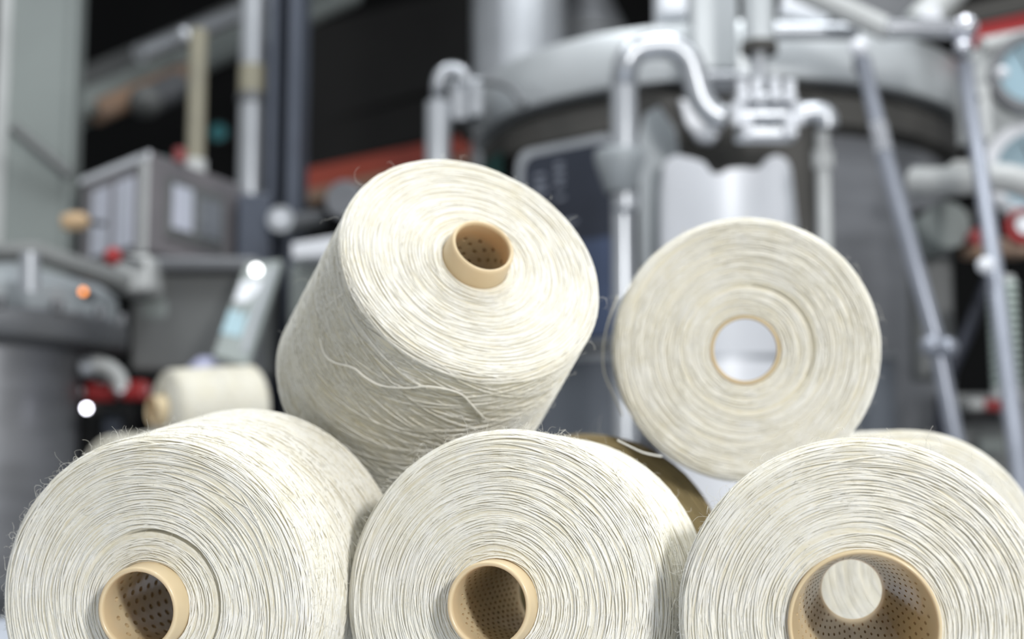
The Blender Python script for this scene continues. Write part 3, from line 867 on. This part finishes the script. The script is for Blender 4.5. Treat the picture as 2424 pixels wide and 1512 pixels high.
def np_tubes(name, P, rad, K, mat, ref):
    """P (N, M, 3) paths, rad (N,) or (N, M), ref (N, M, 3) a direction that is not along the path"""
    N, Mm, _ = P.shape
    T = np.gradient(P, axis=1)
    T /= np.linalg.norm(T, axis=2, keepdims=True) + 1e-12
    A = ref - T * (ref * T).sum(2, keepdims=True)
    A /= np.linalg.norm(A, axis=2, keepdims=True) + 1e-12
    B = np.cross(T, A)
    if rad.ndim == 1:
        rad = np.repeat(rad[:, None], Mm, 1)
    an = np.arange(K) * 2 * np.pi / K
    V = P[:, :, None, :] + rad[:, :, None, None] * (A[:, :, None, :] * np.cos(an)[None, None, :, None] + B[:, :, None, :] * np.sin(an)[None, None, :, None])
    idx = np.arange(N * Mm * K).reshape(N, Mm, K)
    q = np.stack([idx[:, :-1, :], np.roll(idx, -1, 2)[:, :-1, :], np.roll(idx, -1, 2)[:, 1:, :], idx[:, 1:, :]], -1).reshape(-1, 4)
    seg = np.linalg.norm(np.diff(P, axis=1), axis=2)
    U = np.concatenate([np.zeros((N, 1)), np.cumsum(seg, 1)], 1) + rng.random((N, 1)) * 40
    u0 = np.broadcast_to(U[:, :-1, None], (N, Mm - 1, K))
    u1 = np.broadcast_to(U[:, 1:, None], (N, Mm - 1, K))
    k0 = np.broadcast_to((np.arange(K) / K)[None, None, :], (N, Mm - 1, K))
    k1 = k0 + 1.0 / K
    uv = np.stack([np.stack([u0, k0], -1), np.stack([u0, k1], -1), np.stack([u1, k1], -1), np.stack([u1, k0], -1)], 3).reshape(-1, 2)
    return mesh_np(name, V.reshape(-1, 3), q, mat, uv)


class Pack:
    """a cone of yarn: local z runs along the axis towards the near end"""

    def __init__(s, Rs, Rb, L, rt0, rt1, dome=0.018, p=1.5, rr=0.008, prot=0.014, back=0.010, crease=None, tone=''):
        s.tone = tone
        s.Rs, s.Rb, s.L, s.rt0, s.rt1 = Rs, Rb, L, rt0, rt1
        s.dome, s.p, s.rr, s.prot, s.back, s.crease = dome, p, rr, prot, back, crease
        s.zs = -dome - rr            # where the side begins
        s.ze = s.zs - L              # where it ends
        s.z0 = prot                  # tube rim near
        s.z1 = s.ze - rr * 0.6 - back

    def rt(s, z):
        return s.rt0 + (s.rt1 - s.rt0) * (s.z0 - z) / (s.z0 - s.z1)

    def face(s, r, phi):
        rt = s.rt(0)
        t = np.clip((r - rt) / (s.Rs - rt), 0, 1)
        z = -s.dome * t ** s.p
        q = np.clip((r - (s.Rs - s.rr)) / s.rr, 0, 1)
        z = z - s.rr * (1 - np.sqrt(np.maximum(0, 1 - q * q)))
        if s.crease:
            rc0, pg, amp = s.crease
            rc = rc0 + 0.003 * np.cos(phi - pg)
            z = z - s.cr_amp(phi) * amp * np.exp(-((r - rc) / 0.0009) ** 2)
            z = z - s.cr_amp(phi) * 0.0016 * (r < rc)
        return z

    def cr_amp(s, phi):
        return np.clip(np.cos((phi - s.crease[1])) * 0.75 + 0.42, 0, 1)

    def side_r(s, z):
        return s.Rs + (s.Rb - s.Rs) * (s.zs - z) / s.L

    def body(s, nphi=240):
        phi = np.linspace(0, 2 * np.pi, nphi + 1)[:-1]
        rows = []
        inset = 0.0007
        rt = s.rt(0) + 0.0004
        rin = np.concatenate([np.linspace(rt, s.Rs - s.rr, 84), s.Rs - s.rr + s.rr * np.sin(np.linspace(0.1, np.pi / 2, 10))])
        for r in rin:
            rows.append((np.full(nphi, r - inset * (r > s.Rs - s.rr)), s.face(np.full(nphi, r), phi) - inset))
        for z in np.linspace(s.zs, s.ze, 26)[1:]:
            rows.append((np.full(nphi, s.side_r(z) - inset), np.full(nphi, z)))
        for a in np.linspace(0, np.pi / 2, 6)[1:]:
            rows.append((np.full(nphi, s.Rb - inset - s.rr * 0.7 * (1 - math.cos(a))), np.full(nphi, s.ze - s.rr * 0.6 * math.sin(a))))
        zb_ = s.ze - s.rr * 0.6
        for r in np.linspace(s.Rb - s.rr, s.rt(zb_) + 0.0004, 8):
            rows.append((np.full(nphi, r), np.full(nphi, zb_)))
        for z in np.linspace(zb_, 0, 8)[1:-1]:
            rows.append((np.full(nphi, s.rt(z) + 0.0004), np.full(nphi, z)))
        rows.append(rows[0])
        n = len(rows)
        V = np.zeros((n, nphi, 3))
        w = np.zeros(n)
        for i, (r, z) in enumerate(rows):
            V[i, :, 0], V[i, :, 1], V[i, :, 2] = r * np.cos(phi), r * np.sin(phi), z
            if i:
                w[i] = w[i - 1] + np.linalg.norm(V[i, 0] - V[i - 1, 0])
        idx = np.arange(n * nphi).reshape(n, nphi)
        q = np.stack([idx[:-1], idx[1:], np.roll(idx, -1, 1)[1:], np.roll(idx, -1, 1)[:-1]], -1).reshape(-1, 4)
        u = np.arange(nphi + 1) / nphi * 0.6
        U0 = np.broadcast_to(u[:-1], (n - 1, nphi))
        U1 = np.broadcast_to(u[1:], (n - 1, nphi))
        W0 = np.broadcast_to(w[:-1, None], (n - 1, nphi))
        W1 = np.broadcast_to(w[1:, None], (n - 1, nphi))
        uv = np.stack([np.stack([U0, W0], -1), np.stack([U0, W1], -1), np.stack([U1, W1], -1), np.stack([U1, W0], -1)], 2).reshape(-1, 2)
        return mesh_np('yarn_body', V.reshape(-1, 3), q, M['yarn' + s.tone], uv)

    def face_strands(s, cover=3.0, Mm=16, K=5):
        rt = s.rt(0) + 0.0006
        area_ = math.pi * (s.Rs ** 2 - rt ** 2)
        Ls = 0.085
        N = int(cover * area_ / (Ls * 0.0011))
        r0 = np.sqrt(rng.uniform(rt ** 2, (s.Rs + 0.0004) ** 2, N))
        ln = np.clip(rng.normal(0.085, 0.03, N), 0.03, 0.17)
        half = np.minimum(ln / (2 * r0), 1.5)
        f0 = rng.uniform(0, 2 * np.pi, N)
        t = np.linspace(-1, 1, Mm)[None, :]
        phi = f0[:, None] + half[:, None] * t
        slope = rng.normal(0, 0.0017, N)[:, None]
        bow = rng.normal(0.0003, 0.0010, N)[:, None]
        r = r0[:, None] + slope * t + bow * t * t + 0.00025 * np.sin(phi * rng.uniform(3, 9, (N, 1)) + rng.uniform(0, 6, (N, 1)))
        r = np.clip(r, rt, s.Rs + 0.0003)
        rad = rng.uniform(0.00033, 0.00056, N)
        lift = rng.uniform(-0.0008, 0.0004, N)[:, None]
        z = s.face(r, phi) + lift - np.abs(t) ** 3 * 0.0016
        if s.crease:
            rc = s.crease[0] + 0.003 * np.cos(phi - s.crease[1])
            bad = ((np.abs(r - rc) < 0.0013) & (s.cr_amp(phi) > 0.3)).any(1)
            keep = ~bad
            r, phi, z, rad = r[keep], phi[keep], z[keep], rad[keep]
        P = np.stack([r * np.cos(phi), r * np.sin(phi), z], -1)
        ref = np.zeros_like(P)
        ref[..., 2] = 1
        rr_ = rad[:, None] * (1 - 0.35 * np.abs(np.linspace(-1, 1, Mm))[None, :] ** 4)
        return np_tubes('face_strands', P, rr_, K, M['strand' + s.tone], ref)

    def side_strands(s, cover=1.4, Mm=26, K=4, rmin=0.0004, rmax=0.00062):
        circ = math.pi * (s.Rs + s.Rb)
        Ls = 0.24
        N = int(cover * circ * s.L / (Ls * 0.0011))
        t = np.linspace(-0.5, 0.5, Mm)[None, :]
        ang = rng.uniform(0.14, 0.36, N) * rng.choice([-1, 1], N)
        ln = np.clip(rng.normal(Ls, 0.05, N), 0.1, 0.4)
        zc_ = rng.uniform(s.ze - 0.01, s.zs + 0.01, N)
        f0 = rng.uniform(0, 2 * np.pi, N)
        z = zc_[:, None] + t * (ln * np.sin(ang))[:, None] + 0.0006 * np.sin(t * rng.uniform(4, 14, (N, 1)) + rng.uniform(0, 6, (N, 1)))
        z = np.clip(z, s.ze, s.zs + 0.0005)
        lift = rng.uniform(-0.0008, 0.0002, N)[:, None]
        rr = s.side_r(z) + lift - np.abs(2 * t) ** 4 * 0.0012
        phi = f0[:, None] + t * (ln * np.cos(ang))[:, None] / ((s.Rs + s.Rb) / 2)
        P = np.stack([rr * np.cos(phi), rr * np.sin(phi), z], -1)
        ref = np.stack([np.cos(phi), np.sin(phi), np.zeros_like(phi)], -1)
        return np_tubes('side_strands', P, rng.uniform(rmin, rmax, N), K, M['strand' + s.tone], ref)

    def fuzz(s, mat, n_rim=420, n_face=260, n_side=200, Mm=9):
        """loose fibres: most of them stand up from the shoulder"""
        pts, nrm = [], []
        phi = rng.uniform(0, 2 * np.pi, n_rim)
        q = rng.uniform(0, 1, n_rim)
        r = s.Rs - s.rr * 0.3 * q
        pts.append(np.stack([r * np.cos(phi), r * np.sin(phi), s.zs + rng.uniform(-0.022, 0.006, n_rim)], -1))
        nrm.append(np.stack([np.cos(phi), np.sin(phi), rng.uniform(-0.2, 0.5, n_rim)], -1))
        phi = rng.uniform(0, 2 * np.pi, n_face)
        r = np.sqrt(rng.uniform(s.rt(0) ** 2, s.Rs ** 2, n_face))
        pts.append(np.stack([r * np.cos(phi), r * np.sin(phi), s.face(r, phi)], -1))
        nrm.append(np.stack([-np.sin(phi) * 1.5, np.cos(phi) * 1.5, np.full(n_face, 0.7)], -1))
        phi = rng.uniform(0, 2 * np.pi, n_side)
        z = rng.uniform(s.ze, s.zs, n_side)
        r = s.side_r(z)
        pts.append(np.stack([r * np.cos(phi), r * np.sin(phi), z], -1))
        nrm.append(np.stack([np.cos(phi), np.sin(phi), rng.uniform(-0.5, 0.5, n_side)], -1))
        P0, D0 = np.concatenate(pts), np.concatenate(nrm)
        N = len(P0)
        D0 = D0 / np.linalg.norm(D0, axis=1, keepdims=True) + rng.normal(0, 0.55, (N, 3))
        D0 /= np.linalg.norm(D0, axis=1, keepdims=True)
        step = np.clip(rng.exponential(0.0009, N), 0.00025, 0.0024)[:, None]
        step[n_rim:n_rim + n_face] *= 0.6
        P = np.zeros((N, Mm, 3))
        P[:, 0] = P0
        d = D0
        curl = rng.normal(0, 0.55, (N, 3))
        for m in range(1, Mm):
            d = d + np.cross(curl, d) * 0.75 + rng.normal(0, 0.22, (N, 3))
            d /= np.linalg.norm(d, axis=1, keepdims=True)
            P[:, m] = P[:, m - 1] + d * step
        wz = P @ np.array(mat.to_3x3()[2]) + mat.translation.z
        P = P[(wz > TZ + 0.004).all(1)]
        N = len(P)
        ref = np.zeros_like(P) + np.array([0.31, 0.52, 0.79])
        rad = np.repeat(rng.uniform(0.00006, 0.00011, N)[:, None], Mm, 1) * np.linspace(1.1, 0.7, Mm)[None, :]
        return np_tubes('loose_fibres', P, rad, 3, M['fibre'], ref)

    def tube(s, cols=40, cell=0.0046, hole=(0.30, 0.40), pat=0, th=0.0034):
        """perforated conical winding tube with a rounded rim, holes cut through the wall"""
        v, f, key = [], [], {}
        z_top = s.z0 - th * 0.5
        zh0 = s.z0 - 0.018
        rows = int((zh0 - (s.z1 + 0.012)) / cell)
        zr = lambda j: zh0 - (zh0 - (s.z1 + 0.012)) * j / rows

        def P(a, z, inner):
            r = s.rt(z) - (th if inner else 0)
            return (r * math.cos(a), r * math.sin(a), z)

        def vert(i2, j2, inner):
            k = (i2 % (2 * cols), j2, inner)
            if k not in key:
                key[k] = len(v)
                v.append(P(math.pi * k[0] / cols, zr(j2 / 2), inner))
            return key[k]

        for i in range(cols):
            for j in range(rows):
                ring = [(2 * i, 2 * j), (2 * i + 1, 2 * j), (2 * i + 2, 2 * j), (2 * i + 2, 2 * j + 1), (2 * i + 2, 2 * j + 2), (2 * i + 1, 2 * j + 2), (2 * i, 2 * j + 2), (2 * i, 2 * j + 1)]
                has = ((i % 4 == 0 and j % 2 == 0) or (i % 4 == 2 and j % 2 == 1)) if pat == 0 else (i % 2 == j % 2 if pat == 2 else (i % 2 == 0 and j % 2 == 0))
                loops = []
                for inner in (True, False):
                    rg = [vert(a, b, inner) for a, b in ring]
                    if not has:
                        f.append(rg if inner else rg[::-1])
                        continue
                    hl = []
                    for a, b in ring:
                        du, dv_ = a - (2 * i + 1), b - (2 * j + 1)
                        n = math.hypot(du, dv_)
                        hl.append(len(v))
                        v.append(P(math.pi * (2 * i + 1 + du / n * hole[0] * 2) / cols, zr((2 * j + 1 + dv_ / n * hole[1] * 2) / 2), inner))
                    loops.append(hl)
                    for k in range(8):
                        q = (rg[k], rg[(k + 1) % 8], hl[(k + 1) % 8], hl[k])
                        f.append(q if inner else q[::-1])
                if has:
                    for k in range(8):
                        f.append((loops[0][k], loops[0][(k + 1) % 8], loops[1][(k + 1) % 8], loops[1][k]))
        # rim and foot: plain rings
        c2 = 2 * cols

        def ring(prof, first, last):
            prev = first
            for r, z in prof:
                cur = len(v)
                v.extend((r * math.cos(math.pi * k / cols), r * math.sin(math.pi * k / cols), z) for k in range(c2))
                f.extend((prev[k], prev[(k + 1) % c2], cur + (k + 1) % c2, cur + k) for k in range(c2))
                prev = [cur + k for k in range(c2)]
            f.extend((prev[k], prev[(k + 1) % c2], last[(k + 1) % c2], last[k]) for k in range(c2))

        inn = [vert(k, 0, True) for k in range(c2)]
        out = [vert(k, 0, False) for k in range(c2)]
        ro = s.rt(s.z0)
        ring([(s.rt(zh0 + 0.004) - th, zh0 + 0.004), (ro - th, s.z0 - th), (ro - th * 0.93, s.z0 - th * 0.35), (ro - th * 0.72, s.z0 - th * 0.06), (ro - th * 0.5, s.z0),
              (ro - th * 0.25, s.z0 - th * 0.08), (ro - th * 0.06, s.z0 - th * 0.4), (ro, s.z0 - th), (s.rt(zh0 + 0.006), zh0 + 0.006)], inn, out)
        inn = [vert(k, 2 * rows, True) for k in range(c2)]
        out = [vert(k, 2 * rows, False) for k in range(c2)]
        ro = s.rt(s.z1)
        ring([(ro - th, s.z1 + 0.002), (ro - th * 0.5, s.z1), (ro, s.z1 + 0.002)], inn, out)
        me = bpy.data.meshes.new('winding_tube')
        me.from_pydata(v, [], [tuple(q) for q in f])
        me.update()
        me.materials.append(M['plastic'])
        me.shade_smooth()
        me.set_sharp_from_angle(angle=R(50))
        return me


def link_part(name, me, root, parent=None, kind=None):
    o = bpy.data.objects.new(name, me)
    COL.objects.link(o)
    o.parent = parent or root
    if kind:
        o['kind'] = kind
    return o


def axis_matrix(front):
    z = Vector(front).normalized()
    x = Vector((0, 0, 1)).cross(z).normalized()
    y = z.cross(x)
    return Matrix((x, y, z)).transposed()


def bobbin(label, shoulder, axis_back, pk, faces=3.0, sides=1.4, fuzz=(420, 260, 200), tubekw={}, group='cream yarn bobbins stacked on the table', nphi=240):
    """shoulder: centre of the near shoulder circle; axis_back: unit vector from the near end to the far end"""
    fr_ = -Vector(axis_back).normalized()
    root = bpy.data.objects.new('yarn_bobbin', None)
    root.empty_display_size = 0.05
    m = axis_matrix(fr_)
    loc = Vector(shoulder) - fr_ * (pk.zs + pk.rr * 0.5)
    root.matrix_world = Matrix.Translation(loc) @ m.to_4x4()
    COL.objects.link(root)
    tag(root, label, 'yarn bobbin', group)
    y = link_part('yarn', pk.body(nphi), root)
    if faces:
        link_part('face_strands', pk.face_strands(faces), root, y, 'stuff')
    if sides:
        link_part('side_strands', pk.side_strands(sides), root, y, 'stuff')
    if fuzz:
        link_part('loose_fibres', pk.fuzz(Matrix.Translation(loc) @ m.to_4x4(), *fuzz), root, y, 'stuff')
    link_part('winding_tube', pk.tube(**tubekw), root)['label'] = 'perforated cream plastic winding tube'
    return root, m, loc


# front row
PKA = Pack(0.1071, 0.1195, 0.145, 0.0270, 0.042, dome=0.006, rr=0.009, prot=0.0135, crease=(0.046, R(38), 0.005))
bobbin('front bobbin in the left corner, its tube rim showing wide oval holes inside', (-0.2285, 0.924, 0.9085), (0.2120, 0.9735, 0.0850), PKA, 3.2, 1.5, (2800, 900, 800), dict(cols=26, cell=0.0066, hole=(0.27, 0.44), pat=2))
PKB = Pack(0.1092, 0.1085, 0.112, 0.0272, 0.036, dome=0.016, rr=0.009, prot=0.013)
rootB, mB, locB = bobbin('middle bobbin of the front row, under the tilted bobbin', (-0.0043, 0.9184, 0.9102), (0.3146, 0.9492, -0.0088), PKB, 3.2, 1.5, (2200, 800, 600), dict(cols=52, cell=0.0058, hole=(0.26, 0.42), pat=2))
PKC = Pack(0.1058, 0.0950, 0.130, 0.0428, 0.0225, dome=0.003, rr=0.008, prot=0.004)
sc = at(2044, 1474, 0.818)
sb_ = at(2018, 1400, 0.950)
bobbin('front bobbin on the right with the widest tube opening', sc, (sb_ - sc).normalized(), PKC, 3.4, 0.8, (1200, 700, 200), dict(cols=46, cell=0.0085, hole=(0.19, 0.40), pat=2, th=0.0026))

# second layer
PKE = Pack(0.0990, 0.1080, 0.160, 0.0236, 0.041, dome=0.004, p=1.2, rr=0.005, prot=0.017)
rootE, mE, locE = bobbin('tilted bobbin lying on the front row, its face and orange tube turned upward', (-0.0283, 1.0183, 1.1423), (-0.342, 0.813, -0.471), PKE, 3.0, 1.7, (300, 160, 260), dict(cols=24, cell=0.0066, hole=(0.27, 0.38), pat=2))
PKF = Pack(0.1065, 0.1150, 0.135, 0.0285, 0.040, dome=-0.009, p=0.9, rr=0.008, prot=-0.001, crease=(0.051, R(20), 0.004))
shF = at(1765, 828, 1.146)
bkF = at(1752, 826, 1.29)
rootF, mF, locF = bobbin('upright-facing bobbin in the second layer on the right, its hollow tube seen straight through', shF, (bkF - shF).normalized(), PKF, 3.0, 1.2, (260, 120, 160), dict(cols=24, cell=0.0066, hole=(0.27, 0.38), pat=2))

# rear row
PKD = Pack(0.1150, 0.1150, 0.140, 0.0275, 0.043, dome=0.010, rr=0.012, prot=0.010)
bobbin('rear bobbin at the right edge, its rim showing above the widest-tube bobbin', (at(2112, 1338, 1.215).x + 0.016, 1.228, TZ + 0.1160), (0.02, 0.999, 0.03), PKD, 2.0, 1.0, (200, 60, 160))
PKG = Pack(0.1120, 0.1150, 0.135, 0.0275, 0.043, dome=0.008, rr=0.010, prot=0.006, tone='_tan')  # takes the yarn copy with shade in its colour
bobbin('rear bobbin, shade painted into its brown yarn, in the gap below the see-through bobbin', (0.066, 1.195, TZ + 0.1135), (0.02, 0.999, 0.02), PKG, 2.0, 1.0, (200, 60, 160))


# ---------------------------------------------------------------- loose yarn ends
def loose_thread(name, pts, rad, parent, m, loc, lift=0.0):
    inv = m.inverted()
    mb = MB()
    path = bez([inv @ (Vector(p) - loc) for p in pts], 8)
    mb.tube(path, rad, 8)
    me = bpy.data.meshes.new(name)
    me.from_pydata([tuple(p) for p in mb.v], [], mb.f)
    me.shade_smooth()
    me.materials.append(M['fibre'])
    o = bpy.data.objects.new(name, me)
    COL.objects.link(o)
    o.parent = parent
    return o


def on_side(pk, m, loc, phi, z, lift=0.0012):
    r = pk.side_r(z) + lift
    return loc + m @ Vector((r * math.cos(phi), r * math.sin(phi), z))


def side_hit(pk, m, loc, x, y):
    """where the line of sight meets the package side, so that the thread lies on the yarn"""
    inv = m.inverted()
    o_, d_ = inv @ (Vector((0, 0, CAMZ)) - loc), inv @ ray(x, y)
    t = 0.6
    while t < 1.6:
        p = o_ + d_ * t
        if pk.ze < p.z < pk.zs + 0.002 and math.hypot(p.x, p.y) < pk.side_r(p.z) + 0.0012:
            return loc + m @ p
        t += 0.0005
    return None


pts = [side_hit(PKE, mE, locE, x, y) for x, y in [(757, 800), (768, 838), (792, 858), (835, 870), (868, 895), (905, 913), (965, 918), (1010, 914), (1062, 922), (1095, 935), (1120, 962), (1146, 990)]]
loose_thread('loose_thread', [p for p in pts if p is not None], 0.00075, rootE, mE, locE)['label'] = 'loose pale thread lying across the side'
loose_thread('loose_thread', [at(x, y, d) for x, y, d in [(1462, 700, 1.17), (1440, 760, 1.18), (1428, 820, 1.19), (1430, 880, 1.2), (1450, 930, 1.2), (1475, 985, 1.19)]], 0.0006, rootF, mF, locF)['label'] = 'thin loop of loose thread'

loose_thread('loose_thread', [at(x, y, d) for x, y, d in [(1462, 1042, 1.035), (1490, 1056, 1.045), (1520, 1070, 1.06), (1548, 1077, 1.07), (1566, 1080, 1.08)]], 0.0007, rootB, mB, locB)['label'] = 'short loose yarn end'

# ---------------------------------------------------------------- second pile on a trolley, far left
ty = thing('bobbin_trolley', (at(420, 1200, 2.35).x, 2.42, 0), 'grey steel trolley carrying the far small pile of bobbins', 'trolley')
tz2 = zat(1075, 2.35) - 0.2
bxp = Vector((at(430, 1000, 2.35).x, 2.42, 0))
MB().box(bxp + Vector((0, 0, tz2 - 0.015)), (0.62, 0.5, 0.03)).build('deck', M['steel_dk'], ty, False, 0.004)
for sx in (-0.28, 0.28):
    for sy in (-0.22, 0.22):
        MB().box(bxp + Vector((sx, sy, (tz2 - 0.03) / 2)), (0.04, 0.04, tz2 - 0.03)).build('leg', M['steel_dk'], ty, False, 0.003)
PKH = Pack(0.068, 0.078, 0.135, 0.024, 0.034, dome=0.006, rr=0.008, prot=0.02)
kw = dict(faces=1.2, sides=0.6, fuzz=None, nphi=96, group='far small pile of bobbins on the trolley', tubekw=dict(cols=24, cell=0.010))
bobbin('far blurred bobbin lying on top of the small pile, its yellow tube facing left', at(400, 972, 2.30), (0.80, 0.60, 0.02), PKH, **kw)
bobbin('far blurred bobbin at the bottom of the small pile, only its top showing', at(262, 1128, 2.34), (0.5, 0.86, 0.02), PKH, **kw)
bobbin('far bobbin added to hold up the small pile, hidden low behind the front left bobbin', at(556, 1172, 2.42), (0.5, 0.86, 0.02), PKH, **kw)  # added as a support under the top bobbin, not seen in the image
vc = thing('violet_cap', at(490, 890, 2.6), 'pale violet plastic cap behind the far bobbin pile', 'cap')
MB().lathe(at(492, 905, 2.62), (0, 0, 1), [(0.045, -0.03), (0.045, 0.0), (0.036, 0.03), (0.018, 0.046), (0.0, 0.048)], 28).build('dome', M['violet'], vc)
MB().lathe(at(492, 905, 2.62), (0, 0, 1), [(0.045, -0.03), (0.052, -0.03), (0.052, -0.016), (0.045, -0.014)], 28).build('rim', M['violet'], vc)
